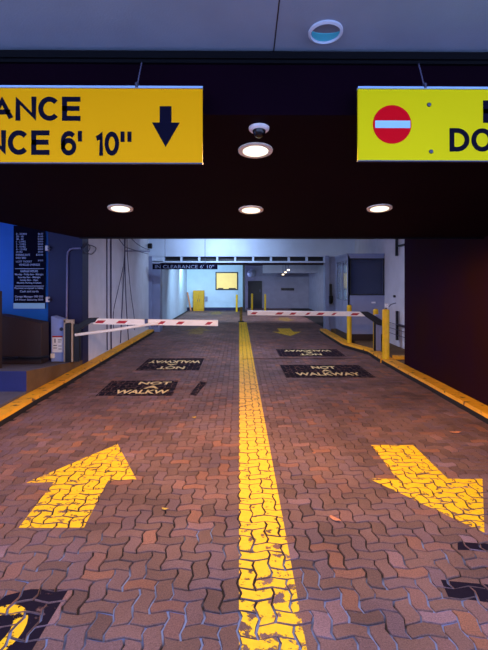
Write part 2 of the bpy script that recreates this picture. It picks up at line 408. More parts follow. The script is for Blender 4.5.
def clip(poly, conv):
    out = poly; n = len(conv)
    for i in range(n):
        a = conv[i]; b = conv[(i+1) % n]; res = []
        side = lambda p: (b[0]-a[0])*(p[1]-a[1])-(b[1]-a[1])*(p[0]-a[0])
        for k in range(len(out)):
            p, q = out[k], out[(k+1) % len(out)]; sp, sq = side(p), side(q)
            if sp >= 0: res.append(p)
            if (sp >= 0) != (sq >= 0):
                t = sp/(sp-sq); res.append((p[0]+(q[0]-p[0])*t, p[1]+(q[1]-p[1])*t))
        out = res
        if len(out) < 3: return []
    return out
def ccw(p):
    a = sum(p[i][0]*p[(i+1) % len(p)][1]-p[(i+1) % len(p)][0]*p[i][1] for i in range(len(p)))
    return p if a > 0 else p[::-1]
def mark(name, pieces, m, lift=.0008, parent=None, fill_joints=0.0):
    mb = MB()
    for pc in pieces:
        pc = ccw(pc); xs = [p[0] for p in pc]; ys = [p[1] for p in pc]
        for cx, cy, outer, top, z0, ax, ay in pavers:
            if cx < min(xs)-.15 or cx > max(xs)+.15 or cy < min(ys)-.15 or cy > max(ys)+.15: continue
            r = clip(top, pc)
            if len(r) >= 3:
                mb.add([(x, y, z0+ax*(x-cx)+ay*(y-cy)+lift) for x, y in r], [tuple(range(len(r)))])
    return mb.build(name, m, parent)
def gpt(px, py, z=0): p = P(px, py, None, z); return (p.x, p.y)

# ---------------------------------------------------------------- room shell
WR = 3.0      # dark entry wall on the right
s = MB(); s.box(FX0-3.5, FX0-.19, -6, 6.42, -.3, .05); s.box(FX1+.2, FX1+4, -6, 3.0, -.3, .05); s.box(FX0-.19, FX1+.2, -6, 1.0, -.3, -.004)
struct('floor_street', s, 'ground')
# outer soffit
s = MB()
zE = Z(52.5, 2.95); sl = .16
def sof(y): return zE-sl*(y-2.95)
s.prism([(-7, 1.4, sof(1.4)), (7, 1.4, sof(1.4)), (7, 2.95, sof(2.95)), (-7, 2.95, sof(2.95))], (0, 0, .5))
struct('ceiling', s, 'soffit')
s = MB(); xs_ = X(273, 2.95)
s.prism([(xs_, 1.4, sof(1.4)-.002), (xs_+.006, 1.4, sof(1.4)-.002), (xs_+.006, 2.94, sof(2.94)-.002), (xs_, 2.94, sof(2.94)-.002)], (0, 0, .004))
struct('trim_1', s, 'black')
# sloped low ceiling block with fascia
def lowz(y): return 2.31-.168*(y-4.8)
YL = 5.88
zf = lowz(2.95)
pl = [(-7, 2.95), (7, 2.95), (7, YL), (X(79, YL), YL), (-2.62, 5.2), (-2.9, 4.75), (-7, 4.75)]
s = MB(); n = len(pl)
bot = [(x, y, lowz(y)) for x, y in pl]; topv = [(x, y, 4.0) for x, y in pl]
s.add(bot+topv, [tuple(range(n))[::-1], tuple(range(n, 2*n))], 0)
for k in range(n):
    k2 = (k+1) % n
    s.add([bot[k], bot[k2], topv[k2], topv[k]], [(0, 1, 2, 3)], 1 if k == 0 else 0)
struct('ceiling.001', s, ['lowceil', 'fascia'])
# edge strip where soffit meets fascia
s = MB(); s.box(-7, 7, 2.905, 2.95, zE-.055, zE-.012); s.box(-7, 7, 2.925, 2.95, zE-.075, zE-.05)
struct('trim_2', s, 'lip')
s = MB(); s.box(X(80, YL), 7, YL-.03, YL+.02, lowz(YL)-.012, lowz(YL)+.03)
struct('trim_3', s, 'lip')
# interior ceiling
s = MB(); s.box(-8, 5, YL, 15.1, 3.0, 3.2); struct('ceiling.002', s, 'white')
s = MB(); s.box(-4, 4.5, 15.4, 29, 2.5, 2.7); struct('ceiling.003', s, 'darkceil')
# right walls
s = MB(); s.box(WR, WR+.35, 2.95, 8.67, -.3, 3.0); struct('wall_right', s, 'purple')
s = MB(); s.box(WR+.35, 7, 2.95, 3.3, -.3, 3.0); struct('wall_front_right', s, 'purple')
XW = 3.65
s = MB(); s.box(XW, XW+.3, 8.67, 15.4, -.3, 3.0); struct('wall_right.001', s, 'white')
# left : blue wall facing the street, navy return, white garage wall
YB = 8.75; XN = X(49, YB)
s = MB(); s.box(-8, XN, YB, YB+.3, -.3, 3.0); struct('wall_left', s, 'blue')
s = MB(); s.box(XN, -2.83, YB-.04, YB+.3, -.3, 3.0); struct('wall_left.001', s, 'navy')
s = MB(); s.box(-3.1, -2.83, YB+.3, 15.1, -.3, 3.0); struct('wall_left.002', s, 'white')
s = MB(); s.box(-8.2, -8, 2.95, YB+.3, -.3, 3.0); struct('wall_left.003', s, 'blue')
# cross beam at the inner portal, pillars
YP = 15.1
s = MB()
zb = Z(256.5, YP); zc = Z(262, YP)
s.box(-3.1, 3.95, YP, YP+.3, zb, 3.0)
s.box(X(150, YP), X(326, YP), YP, YP+.3, zc-.02, zc+.03)
nsl = 9
xa, xb_ = X(163, YP), X(325, YP)
for k in range(nsl+1):
    xx = xa+(xb_-xa)*k/nsl
    s.box(xx-.03, xx+.03, YP+.02, YP+.3, zc, zb+.01)
s.box(X(150, YP), xa, YP, YP+.3, zc, zb+.01)
struct('wall_beam', s, 'beam')
s = MB(); s.box(xa, xb_, YP+.2, YP+.29, zc, zb); struct('trim_4', s, 'black')
s = MB(); s.box(-3.1, X(160, YP), YP+.01, YP+.45, -.3, zb+.02); s.box(X(148.5, YP), X(152, YP), YP-.05, YP, 0.0, zb)
struct('wall_pillar_left', s, 'greyblue')
s = MB(); s.box(X(325, YP), X(329, YP), YP-.06, YP+.3, -.3, zb+.02); s.box(X(329, YP), 3.95, YP+.01, YP+.3, -.3, zb+.02)
struct('wall_pillar_right', s, 'greyblue')
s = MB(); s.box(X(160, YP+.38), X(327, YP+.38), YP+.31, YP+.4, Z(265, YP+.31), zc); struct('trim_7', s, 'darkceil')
# back room
YR = 26.0; XL = X(187, YR); XD = X(243, YR)
s = MB(); s.box(XL-.3, XL, YP+.45, YR+.3, -.3, 2.5); struct('wall_back_left', s, 'wallblue')
s = MB(); s.box(XL, XD, YR, YR+.3, -.3, 2.5); struct('wall_back', s, 'wallblue')
s = MB(); s.box(XL, XD, YR-.02, YR, 0, .17); struct('baseboard_back', s, 'navy')
s = MB(); s.box(XD-.02, XD+.1, YR-1.2, YR+.3, -.3, 2.5); struct('wall_divider', s, 'black')
YQ = 28.2
s = MB(); s.box(XD, 4.3, YQ, YQ+.3, -.3, 2.5); struct('wall_back_right', s, 'greywall')
s = MB(); s.box(X(313, YQ-.5), 4.3, YQ-.5, YQ, -.3, 2.5); s.box(4.1, 4.3, YP+.3, YQ, -.3, 2.5); struct('wall_side_right', s, 'greywall')
s = MB(); s.box(X(263, 25), 4.1, 25, 25.3, Z(273, 25), 2.5); struct('trim_5', s, 'greywall')
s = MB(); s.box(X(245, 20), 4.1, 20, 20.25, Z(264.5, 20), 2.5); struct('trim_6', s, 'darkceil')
# doorway, window
d = MB(); xd0, xd1 = X(248, YQ), X(262, YQ); d.box(xd0, xd1, YQ-.05, YQ, 0, Z(281, YQ))
dr = struct('door_1', d, 'black')
h = MB(); h.box(xd1-.14, xd1-.09, YQ-.1, YQ-.05, .95, 1.1); h.build('door_handle', 'steel', dr)
wn = MB(); wx0, wx1, wz0, wz1 = X(215.5, YR), X(238, YR), Z(290, YR), Z(272, YR)
fr = .06
wn.box(wx0, wx1, YR-.05, YR, wz1-fr, wz1); wn.box(wx0, wx1, YR-.05, YR, wz0, wz0+fr); wn.box(wx0, wx0+fr, YR-.05, YR, wz0+fr, wz1-fr); wn.box(wx1-fr, wx1, YR-.05, YR, wz0+fr, wz1-fr)
wo = struct('window_1', wn, 'black')
pn = MB(); pn.box(wx0+fr, wx1-fr, YR-.03, YR-.005, wz0+fr, wz1-fr); pn.build('pane', 'windowglow', wo)
pn = MB(); pn.box(wx0+.14, wx0+.42, YR-.06, YR-.031, wz0+fr, wz0+fr+.05); pn.box(wx1-.5, wx1-.12, YR-.06, YR-.031, wz0+fr, wz0+fr+.05); pn.build('latch', 'black', wo)

# ---------------------------------------------------------------- curbs and platform
def curb(name, path, wdt, hgt, label):
    """path of (x,y) along the driveway edge; top yellow, driveway face dark. wdt signed outward"""
    mb = MB(); n = len(path); vs_ = []
    for (x, y) in path:
        sgn = 1 if wdt > 0 else -1
        vs_ += [(x, y, -.02), (x+sgn*.006, y, hgt*.6), (x+sgn*.02, y, hgt), (x+wdt, y, hgt), (x+wdt, y, -.02)]
    for i in range(n-1):
        a, b = i*5, (i+1)*5
        mb_f = [((a, a+1, b+1, b), 1), ((a+1, a+2, b+2, b+1), 0), ((a+2, a+3, b+3, b+2), 0), ((a+3, a+4, b+4, b+3), 0)]
        for f, mi in mb_f: mb.f.append(f if wdt < 0 else f[::-1]); mb.m.append(mi)
    mb.v = vs_; mb.f += [(0, 4, 3, 2, 1), tuple(5*(n-1)+k for k in range(5))]; mb.m += [0, 0]
    o = mb.build(name, ['curb', 'curbface']); return tag(o, label, 'curb')
def fine(path, step=.35, jit=.006):
    out = [path[0]]
    for a, b in zip(path[:-1], path[1:]):
        L = math.dist(a, b); k = max(1, int(L/step))
        for i in range(1, k+1):
            out.append((a[0]+(b[0]-a[0])*i/k+random.uniform(-jit, jit), a[1]+(b[1]-a[1])*i/k))
    return out
curb('curb', fine([(-2.62, 1.0), (-2.62, YB), (-2.62, 14.9)]), -.2, .10, 'long yellow curb along the left side of the driveway, chipped below')
curb('curb', fine([(2.78, 1.0), (2.78, 9.35)]), .21, .10, 'yellow curb along the foot of the dark purple wall')
curb('curb', fine([(2.76, 9.36), (2.8, 10.4), (2.62, 11.1), (2.5, 11.6), (2.5, 14.1), (2.52, 15.0)], .25, .004), .21, .11, 'wavy yellow curb of the booth island behind the right barrier')
s = MB(); s.box(3.0, XW, 8.67, 9.36, -.3, .09); s.box(2.9, XW, 9.36, 15.1, -.3, .1); struct('floor_island', s, 'olive')
# low brown step behind curb at gate (yellow cross kerb)
s = MB(); s.box(3.0, XW, 9.2, 9.36, .09, .15); tag(s.build('curb', 'curb'), 'short yellow curb running across behind the front bollard to the white wall', 'curb')

# left raised platform: riser at street end, sloping side
s = MB()
y0_, y1_ = 6.42, YB-.04
s.add([(-2.83, y0_, .05), (-2.83, y1_, .05), (-2.83, y1_, .17), (-2.83, y0_, .4), (-7.9, y0_, .05), (-7.9, y1_, .05), (-7.9, y1_, .17), (-7.9, y0_, .4)],
      [(0, 1, 2, 3)], 0)
s.add([(-2.83, y0_, .4), (-2.83, y1_, .17), (-7.9, y1_, .17), (-7.9, y0_, .4)], [(0, 1, 2, 3)], 1)
s.add([(-7.9, y0_, .05), (-2.83, y0_, .05), (-2.83, y0_, .4), (-7.9, y0_, .4)], [(0, 1, 2, 3)], 2)
s.add([(-7.9, y1_, .05), (-2.83, y1_, .05), (-2.83, y1_, .17), (-7.9, y1_, .17)], [(0, 3, 2, 1)], 1)
s.add([(-7.9, y0_, .05), (-2.83, y0_, .05), (-2.83, y1_, .05), (-7.9, y1_, .05)], [(0, 3, 2, 1)], 1)
s.add([(-7.9, y0_, .05), (-7.9, y1_, .05), (-7.9, y1_, .17), (-7.9, y0_, .4)], [(0, 3, 2, 1)], 1)
tag(s.build('entry_platform', ['olive', 'slate', 'indigo']), 'raised concrete platform with indigo riser beside the left curb', 'platform')
s = MB(); s.box(-4.5, -2.83, 5.7, 6.415, .05, .13); tag(s.build('step', 'slate'), 'low grey step in front of the indigo riser', 'step')
def platz(y): return .4-(y-y0_)/(y1_-y0_)*.23

# ---------------------------------------------------------------- road markings
tag(mark('center_line', [[(0, 1.2), (.295, 1.2), (.295, 18.6), (0, 18.6)]], 'lineyel'),
    'long yellow centre line painted down the brick pavers, cracked near the street', 'road marking')
def arrow(cx, ytip, ybase, up, label, hw=.44, sw=.21, m='arrowyel'):
    L = abs(ytip-ybase); hl = .52*L; yn = ytip-hl if up else ytip+hl
    pieces = [[(cx, ytip), (cx-hw, yn), (cx+hw, yn)], [(cx-sw, yn), (cx+sw, yn), (cx+sw, ybase), (cx-sw, ybase)]]
    return tag(mark('painted_arrow', pieces, m), label, 'road marking')
G = gpt
tag(mark('painted_arrow', [[G(117.5, 444), G(26, 483), G(136.5, 479.5)], [G(54, 482), G(108, 480.5), G(84, 527.5), G(18.5, 528)]], 'arrowyel'),
    'large yellow arrow in the left lane pointing into the garage, closest to the street', 'road marking')
tag(mark('painted_arrow', [[G(484.5, 533), G(368.6, 478.5), G(482.5, 479)], [G(397, 478.7), G(371, 445), G(413, 445), G(447.7, 478.7)]], 'arrowyel'),
    'large yellow arrow in the right lane pointing out to the street', 'road marking')
arrow(X(198, 15.6), 16.6, 14.4, True, 'small faded yellow arrow beyond the left barrier boom', .44, .22, 'faintyel')
arrow(X(287, 15.0), 13.95, 16.2, False, 'small yellow arrow on pavers just beyond the right barrier boom', .46, .22)
arrow(X(286, 19.6), 18.9, 21.0, False, 'faint yellow arrow farthest inside the right lane', .44, .22, 'faintyel')
arrow(X(217, 24.5), 25.4, 23.0, True, 'faint yellow arrow on the floor before the lit window wall', .5, .24, 'faintyel')

def stencil(x0, x1, ya, yb, label, lines, flip=False, jag=0.0, drop=''):
    t = thing('stencil_marking', label, 'road marking', ((x0+x1)/2, (ya+yb)/2, .001))
    mark('painted_panel', [[(x0, ya), (x1, ya), (x1+jag, yb), (x0+jag, yb)]], 'blackpatch', parent=t)
    for txt, a, b, c, d_ in lines:
        if flip:
            fr_ = ((0, 0, .0035), (-1, 0, 0), (0, -1, 0), (0, 0, 1)); box = (-b, -a, -d_, -c)
        else:
            fr_ = ((0, 0, .0035), (1, 0, 0), (0, 1, 0), (0, 0, 1)); box = (a, b, c, d_)
        text_mesh(txt, box, fr_, 'lettering', 'stencil', t, .028, .0006)
    return t
def gx(px, y): return X(px, y)
stencil(.78, 2.27, 7.93, 9.14, 'dark floor panel reading NOT A WALKWAY upright, on the right lane nearest the street',
        [('NOT', 1.34, 1.78, 8.72, 8.98), ('A', 1.46, 1.64, 8.44, 8.64), ('WALKWAY', .98, 2.08, 8.1, 8.36)])
stencil(.86, 2.28, 10.15, 11.25, 'dark floor panel with NOT A WALKWAY upside down in the right lane under the boom',
        [('WALKWAY', 1.02, 2.1, 10.86, 11.1), ('A', 1.48, 1.66, 10.62, 10.8), ('NOT', 1.32, 1.8, 10.32, 10.54)], True)
stencil(-2.0, -.93, 6.7, 7.72, 'dark worn floor panel reading NOT A WALKWAY upright in the left lane',
        [('NOT', -1.56, -1.06, 7.42, 7.62), ('A', -1.42, -1.2, 7.14, 7.34), ('WALKW', -1.78, -1.02, 6.82, 7.06)], jag=-.04)
stencil(-1.86, -.72, 8.6, 9.95, 'dark floor panel with NOT A WALKWAY upside down in the left lane',
        [('WALKWAY', -1.78, -.76, 9.36, 9.66), ('A', -1.4, -1.18, 9.1, 9.28), ('NOT', -1.5, -1.0, 8.72, 8.98)], True)
tag(mark('dark_patch', [[(-.7, 6.75), (-.6, 6.7), (-.5, 7.6), (-.62, 7.65)]], 'blackpatch'), 'small dark smear on the pavers right of the left lane stencil', 'floor stain')
# corner stencil: ring of a yellow letter on a black patch
t = thing('stencil_marking', 'black paint patch with part of a yellow round letter in the bottom left corner', 'road marking', (-1.15, 2.25, .001))
mark('painted_panel', [[(-1.4, 1.9), (-.90, 2.0), (-.885, 2.5), (-1.08, 2.5), (-1.4, 2.36)]], 'blackpatch', parent=t)
ring = []
cx_, cy_ = -1.115, 2.2
for k in range(24):
    a, b = k*2*math.pi/24, (k+1)*2*math.pi/24
    ring.append([(cx_+.13*math.cos(a), cy_+.185*math.sin(a)), (cx_+.13*math.cos(b), cy_+.185*math.sin(b)), (cx_+.066*math.cos(b), cy_+.115*math.sin(b)), (cx_+.066*math.cos(a), cy_+.115*math.sin(a))])
mark('painted_letter', ring, 'lineyel', .0014, t)
tag(mark('dark_patch', [[(1.06, 2.42), (1.3, 2.36), (1.4, 2.5), (1.08, 2.56)]], 'blackpatch'), 'dark patch on the pavers at the right edge near the street', 'floor stain')
tag(mark('dark_patch', [[(1.3, 2.84), (1.56, 2.82), (1.6, 2.9), (1.34, 2.93)]], 'blackpatch'), 'black smear just below the tip of the right arrow', 'floor stain')

def leaf(px, py, ln, wd, rz, m, label):
    x, y = gpt(px, py); mb = MB(); a = []
    for k in range(12):
        u = k*2*math.pi/12; r = 1-.25*abs(math.sin(2.5*u))
        a.append((ln*math.cos(u)*r, wd*math.sin(u)*r, .006+.008*math.cos(u)**2))
    c, s_ = math.cos(rz), math.sin(rz)
    a = [(x+p[0]*c-p[1]*s_, y+p[0]*s_+p[1]*c, p[2]+.001) for p in a]
    mb.prism(a, (0, 0, .0012)); tag(mb.build('fallen_leaf', m), label, 'leaf')
leaf(335, 520, .055, .022, -.9, 'leaf', 'dry orange leaf between centre line and right arrow')
leaf(455, 433, .07, .03, 0, 'leaf', 'pale orange leaf beyond the right arrow near the curb')
leaf(194, 418, .03, .024, .3, 'leafy', 'small yellow leaf left of the centre line, farthest in')
leaf(165, 510, .028, .015, -.2, 'leafy', 'tiny yellow leaf between left arrow and centre line')
leaf(314, 454, .02, .012, .4, 'leaf', 'small reddish scrap right of the centre line')

# ---------------------------------------------------------------- recessed ceiling lights
TLOW = Matrix.Rotation(math.atan(-.168), 3, 'X')
def downlight(px, py, r, label, lit=True):
    # intersect ray with the sloped plane
    u = (px-244)/F; dx = u*math.cos(TH)+math.sin(TH); dy = math.cos(TH)-u*math.sin(TH); dz = (HZ-py)/F
    if lit: tt = (2.31+.168*4.8-EYE)/(dz+.168*dy); T = TLOW
    else: tt = (zE+sl*2.95-EYE)/(dz+sl*dy); T = Matrix.Rotation(math.atan(-sl), 3, 'X')
    c = Vector((dx*tt, dy*tt, EYE+dz*tt))
    t = thing('recessed_ceiling_light', label, 'ceiling light', c, 'warm recessed lights in the dark ceiling' if lit else None)
    mb = MB()
    if lit:
        mb.lathe([(r*.8, -.011), (r*.98, -.010), (r, .0), (r, .01), (r*.8, .01)], c, 36, tilt=T); mb.build('trim_ring', 'ringmat', t, True)
        mb = MB(); mb.lathe([(r*.2, -.013), (r*.7, -.013), (r*.8, -.006), (r*.8, .01), (r*.2, .012)], c, 36, tilt=T); mb.build('lens', 'lens', t, True)
        light('downlight', 'SPOT', c+Vector((0, -.01, -.04)), 112, (1.0, .55, .23), .08, angle=math.radians(172), blend=.25)
    else:
        n = 36; prof = [(r*1.04, .0), (r*1.04, -.012), (r*.9, -.018), (r*.86, -.004)]
        vs_ = []
        for rr, hh in prof:
            for k in range(n): vs_.append(c+T@Vector((rr*math.cos(k*2*math.pi/n), rr*math.sin(k*2*math.pi/n), hh)))
        mb.add(vs_, [(i*n+k, i*n+(k+1) % n, (i+1)*n+(k+1) % n, (i+1)*n+k) for i in range(3) for k in range(n)])
        mb.build('trim_ring', 'ringmat2', t, True)
        mb = MB(); mb.lathe([(r*.86, -.004), (r*.86, .004)], c, 36, tilt=T); mb.build('reflector', 'reflector', t)
        mb = MB(); pts = []
        for k in range(19):
            a = math.pi-.12+(math.pi+.24)*k/18; pts.append(c+T@Vector((r*.84*math.cos(a), -r*.84*math.sin(a), -.0065)))
        for k in range(9):
            a = -.3+(-math.pi+.6)*(k)/8; pts.append(c+T@Vector((r*.78*math.cos(a), -r*.12+r*.22*abs(math.sin(a)), -.0065)))
        mb.prism(pts, T@Vector((0, 0, .002))); mb.build('lens', 'lampreflection', t)  # flat cyan crescent paints a reflection inside the unlit lamp
    return t
M['ringmat2'] = mat('pale_lamp_ring', '#c8d0e0', .35, .05, 8, bump=0)
downlight(255.5, 150, .125, 'largest lit recessed light, in front beside the dome camera')
downlight(120.5, 208, .125, 'leftmost lit recessed light of the row in the dark ceiling')
downlight(251, 209.5, .125, 'middle lit recessed light of the row in the dark ceiling')
downlight(379.5, 208, .125, 'rightmost lit recessed light of the row in the dark ceiling')
downlight(325.5, 31.5, .095, 'unlit recessed light with a painted cyan reflection in the grey outer soffit', False)

# dome camera
u = P(259, 128, 1)
k_ = (2.31+.168*4.8-EYE)/((u.z-EYE)/u.y+.168); cdm = Vector((u.x/u.y*k_, k_, EYE+(u.z-EYE)/u.y*k_))
t = thing('dome_camera', 'white security dome camera just in front of the largest ceiling light', 'security camera', cdm)
mb = MB(); mb.lathe([(.03, -.022), (.055, -.02), (.066, -.010), (.07, .012), (.02, .014)], cdm, 32, tilt=TLOW); mb.build('housing', 'whiteplastic', t, True)
mb = MB(); mb.lathe([(.004, -.066), (.022, -.060), (.037, -.044), (.043, -.024), (.043, -.018)], cdm, 24, tilt=TLOW); mb.build('dome', 'blackgloss', t, True)

# ---------------------------------------------------------------- hanging signs
YS = 2.82
def hang_sign(name, label, x0, x1, z0, z1, face):
    t = thing(name, label, 'sign', ((x0+x1)/2, YS, z0))
    mb = MB(); mb.box(x0, x1, YS-.0, YS+.018, z0+.006, z1-.012); mb.build('panel', face, t)
    mb = MB(); mb.box(x0-.002, x1+.002, YS-.012, YS+.022, z1-.012, z1); mb.build('top_channel', 'alu', t)
    mb = MB(); mb.box(x0-.002, x1+.002, YS-.004, YS+.02, z0, z0+.006); mb.build('bottom_channel', 'steel', t)
    return t
def sx_(px): return X(px, YS)
def sz_(py): return Z(py, YS)
def chain(t, px, z1):
    x = sx_(px); mb = MB(); p0 = Vector((x, YS, z1)); p1 = Vector((x+.006, 2.93, zE-.07)); n = int((p1-p0).length/.013)
    for k in range(n+1):
        p = p0.lerp(p1, k/n); a = .0035 if k % 2 else .0012
        mb.box(p.x-a, p.x+a, p.y-.0045+a, p.y+.0045-a, p.z-.008, p.z+.008)
    mb.build('hanging_chain', 'cable', t)
    mb = MB(); mb.tube([(x, YS-.014, z1-.01), (x, YS-.014, z1+.018)], .008, 8); mb.tube([(x, YS-.014, z1+.012), (x, YS+.01, z1+.012)], .01, 10); mb.build('bolt', 'steel', t)
FRS = ((0, YS, 0), (1, 0, 0), (0, 0, 1), (0, -1, 0))
zt1, zb1 = sz_(87), sz_(164)
t = hang_sign('clearance_sign', 'amber hanging sign with black lettering and a down arrow, over the left lane', sx_(-170), sx_(202.5), zb1, zt1, 'signyellow')
for txt, a, b, c, d_ in (('ENTRANCE', -96, 80.5, 121.5, 97.5), ('CLEARANCE', -148, 49.5, 155.5, 131), ("6'", 61, 82, 156, 131.5), ('10"', 94.5, 131.5, 156, 132)):
    sign_text(txt, (sx_(a), sx_(b), sz_(c), sz_(d_)), FRS, 'letter', 'signblack', t)
mb = MB()
def sp(px, py): return (sx_(px), YS-.0015, sz_(py))
mb.prism([sp(159.7, 106.5), sp(171.5, 106.5), sp(171.5, 122.8), sp(179.8, 122.8), sp(165.6, 147.3), sp(152, 122.8), sp(159.7, 122.8)], (0, .0015, 0)); mb.build('arrow_symbol', 'signblack', t)
chain(t, 137, zt1)
chain(t, -80, zt1)
zt2, zb2 = sz_(86.5), sz_(161)
t = hang_sign('no_entry_sign', 'lime yellow hanging sign with red no entry disc, over the right lane', sx_(358), sx_(760), zb2, zt2, 'signlime')
c = Vector(sp(392, 124)); R = 19.3*YS/F
mb = MB(); mb.lathe([(R, -.002), (R, .0015)], c, 48, axis='y'); d = mb.build('no_entry_disc', 'signred', t)
mb = MB(); mb.box(sx_(375), sx_(410), c.y-.004, c.y-.002, sz_(127.7), sz_(120.3)); mb.build('white_bar', 'signwhite', t)
sign_text('EXIT ONLY', (sx_(483), sx_(688), sz_(122), sz_(99.5)), FRS, 'letter', 'signblack', t, .2)
sign_text('DO', (sx_(449.5), sx_(493), sz_(151), sz_(127.5)), FRS, 'letter', 'signblack', t, .2)
sign_text('NOT ENTER', (sx_(506), sx_(724), sz_(151), sz_(127.5)), FRS, 'letter', 'signblack', t, .2)
for px, py in ((429, 104), (431, 151)):
    mb = MB(); mb.lathe([(.001, -.008), (.010, -.006), (.013, 0), (.013, .002)], sp(px, py), 14, axis='y'); mb.build('rivet', 'steel', t, True)
chain(t, 424.5, zt2)
chain(t, 640, zt2)

# ---------------------------------------------------------------- barrier gates
def barrier(label, Y, boom, stripes, arm_pts, thick, housing, lower=None, slots=None, parent_loc=None):
    t = thing('barrier_gate', label, 'barrier gate', parent_loc)
    (xa, za), (xb, zb_) = boom
    mb = MB(); h = thick/2
    mb.prism([(xa, Y, za-h), (xb, Y, zb_-h), (xb, Y, zb_+h), (xa, Y, za+h)], (0, .05, 0))
    bm_ = mb.build('boom', 'offwhite', t, bevel=.006)
    for (a, b) in stripes:
        fa = (a-xa)/(xb-xa); fb_ = (b-xa)/(xb-xa); z_a = za+(zb_-za)*fa; z_b = za+(zb_-za)*fb_; g = h*.55; sk = .04
        mb = MB(); mb.prism([(a-sk, Y-.003, z_a-g), (b-sk, Y-.003, z_b-g), (b+sk*.4, Y-.003, z_b+g*.7), (a+sk*.4, Y-.003, z_a+g*.7)], (0, .0035, 0)); mb.build('reflective_stripe', 'red', bm_)
    mb = MB(); mb.prism([(p[0], Y-.015, p[1]) for p in arm_pts], (0, .08, 0)); mb.build('mounting_arm', 'black', t, bevel=.004)
    return t
YG = 8.2
gz = lambda py: Z(py, YG); gxx = lambda px: X(px, YG)
t = barrier('left barrier gate with red and white boom lowered over the entry lane', YG,
    ((gxx(93), gz(321.3)), (gxx(218), gz(323.2))),
    [(gxx(a), gxx(b)) for a, b in ((97, 105), (118, 127), (160, 165), (178, 184), (207, 212))],
    [(gxx(74), gz(327)), (gxx(78), gz(324)), (gxx(88), gz(318)), (gxx(98), gz(317.5)), (gxx(95), gz(322)), (gxx(90), gz(323)), (gxx(81), gz(329)), (gxx(75), gz(332))],
    .10, None, parent_loc=(gxx(76), YG, platz(YG)))
mb = MB(); zb0 = platz(YG-.1)+.001
mb.box(gxx(64.5), gxx(66.8), YG-.05, YG+.05, zb0, gz(319)); mb.box(gxx(72.2), gxx(73.6), YG-.05, YG+.05, zb0, gz(322)); mb.box(gxx(64.5), gxx(73.6), YG-.05, YG+.05, gz(322.5), gz(319.5))
mb.build('housing_frame', 'beige', t, bevel=.005)
mb = MB(); mb.box(gxx(66.9), gxx(72.1), YG-.08, YG+.1, zb0, gz(323)); mb.box(gxx(73.9), gxx(79.5), YG-.02, YG+.1, zb0, gz(324)); mb.build('housing', 'black', t)
mb = MB(); mb.tube([(gxx(76), YG-.04, gz(334.5)), (gxx(115), YG-.03, gz(329.5)), (gxx(150), YG-.02, gz(324.2)), (gxx(158), YG-.02, gz(323.6))], .026, 10); mb.build('folding_strut', 'offwhite', t, True)
mb = MB(); mb.box(gxx(145), gxx(148), YG-.03, YG+.055, gz(327), gz(319)); mb.box(gxx(151), gxx(158), YG-.03, YG-.003, gz(327), gz(323.5)); mb.build('hinge_bracket', 'steel', t)

YH = 10.1
gz = lambda py: Z(py, YH); gxx = lambda px: X(px, YH)
t = barrier('right barrier gate with red and white boom lowered over the exit lane', YH,
    ((gxx(247.5), gz(313)), (gxx(366), gz(314.2))),
    [(gxx(a), gxx(b)) for a, b in ((252, 257), (277, 283), (291, 296), (307, 310), (318, 324), (333, 336), (352, 359))],
    [(gxx(360), gz(311.8)), (gxx(368), gz(311.8)), (gxx(377), gz(317)), (gxx(383), gz(321)), (gxx(383), gz(326)), (gxx(378), gz(325)), (gxx(370), gz(319.5)), (gxx(365), gz(316.2))],
    .098, None, parent_loc=(gxx(382), YH+.2, .1))
mb = MB(); mb.box(gxx(376.9), gxx(382.2), YH+.075, YH+.2, .113, gz(315)); mb.build('housing', 'greyblue', t, bevel=.01)
mb = MB(); mb.box(gxx(375.3), gxx(376.8), YH+.075, YH+.13, .113, gz(319)); mb.build('housing_side', 'black', t)

# ---------------------------------------------------------------- bollards
def bollard(px, ptop, Y, r, label, z0=0.1, cat='bollard'):
    x = X(px, Y); zt = Z(ptop, Y); t = thing('bollard', label, cat, (x, Y, z0), 'yellow bollards')
    mb = MB(); mb.tube([(x, Y, z0), (x, Y, zt-.04)], r, 20); mb.build('post', 'bollard', t, True)
    mb = MB(); mb.lathe([(r, -.04), (r*.95, -.02), (r*.7, -.005), (r*.2, .0)], (x, Y, zt), 20); mb.build('cap', 'bollard', t, True)
    return t
bollard(385.8, 309, 9.25, .068, 'thickest yellow bollard, in front of the right barrier housing', .1)
bollard(375.8, 309, 10.75, .058, 'yellow bollard just behind the right barrier arm', .1)
bollard(349.3, 305, 11.6, .058, 'yellow bollard on the island curb before the booth', .115)
bollard(236.8, 294.5, 24.8, .055, 'yellow bollard beside the lit window at the back', 0)
bollard(252, 293.5, 26.2, .055, 'yellow bollard left of the dark doorway at the back', 0)
bollard(265.2, 294, 25.8, .055, 'yellow bollard right of the dark doorway at the back', 0)
x = X(241, 18.75); t = thing('marker_post', 'slim worn post standing at the far end of the centre line', 'post', (x, 18.75, 0))
mb = MB(); mb.tube([(x, 18.75, 0), (x, 18.75, Z(307, 18.75))], .055, 12); mb.build('post', 'woodgrey', t, True)
mb = MB(); mb.lathe([(.13, 0), (.12, .03), (.06, .05)], (x, 18.75, 0), 16); mb.build('base', 'black', t)

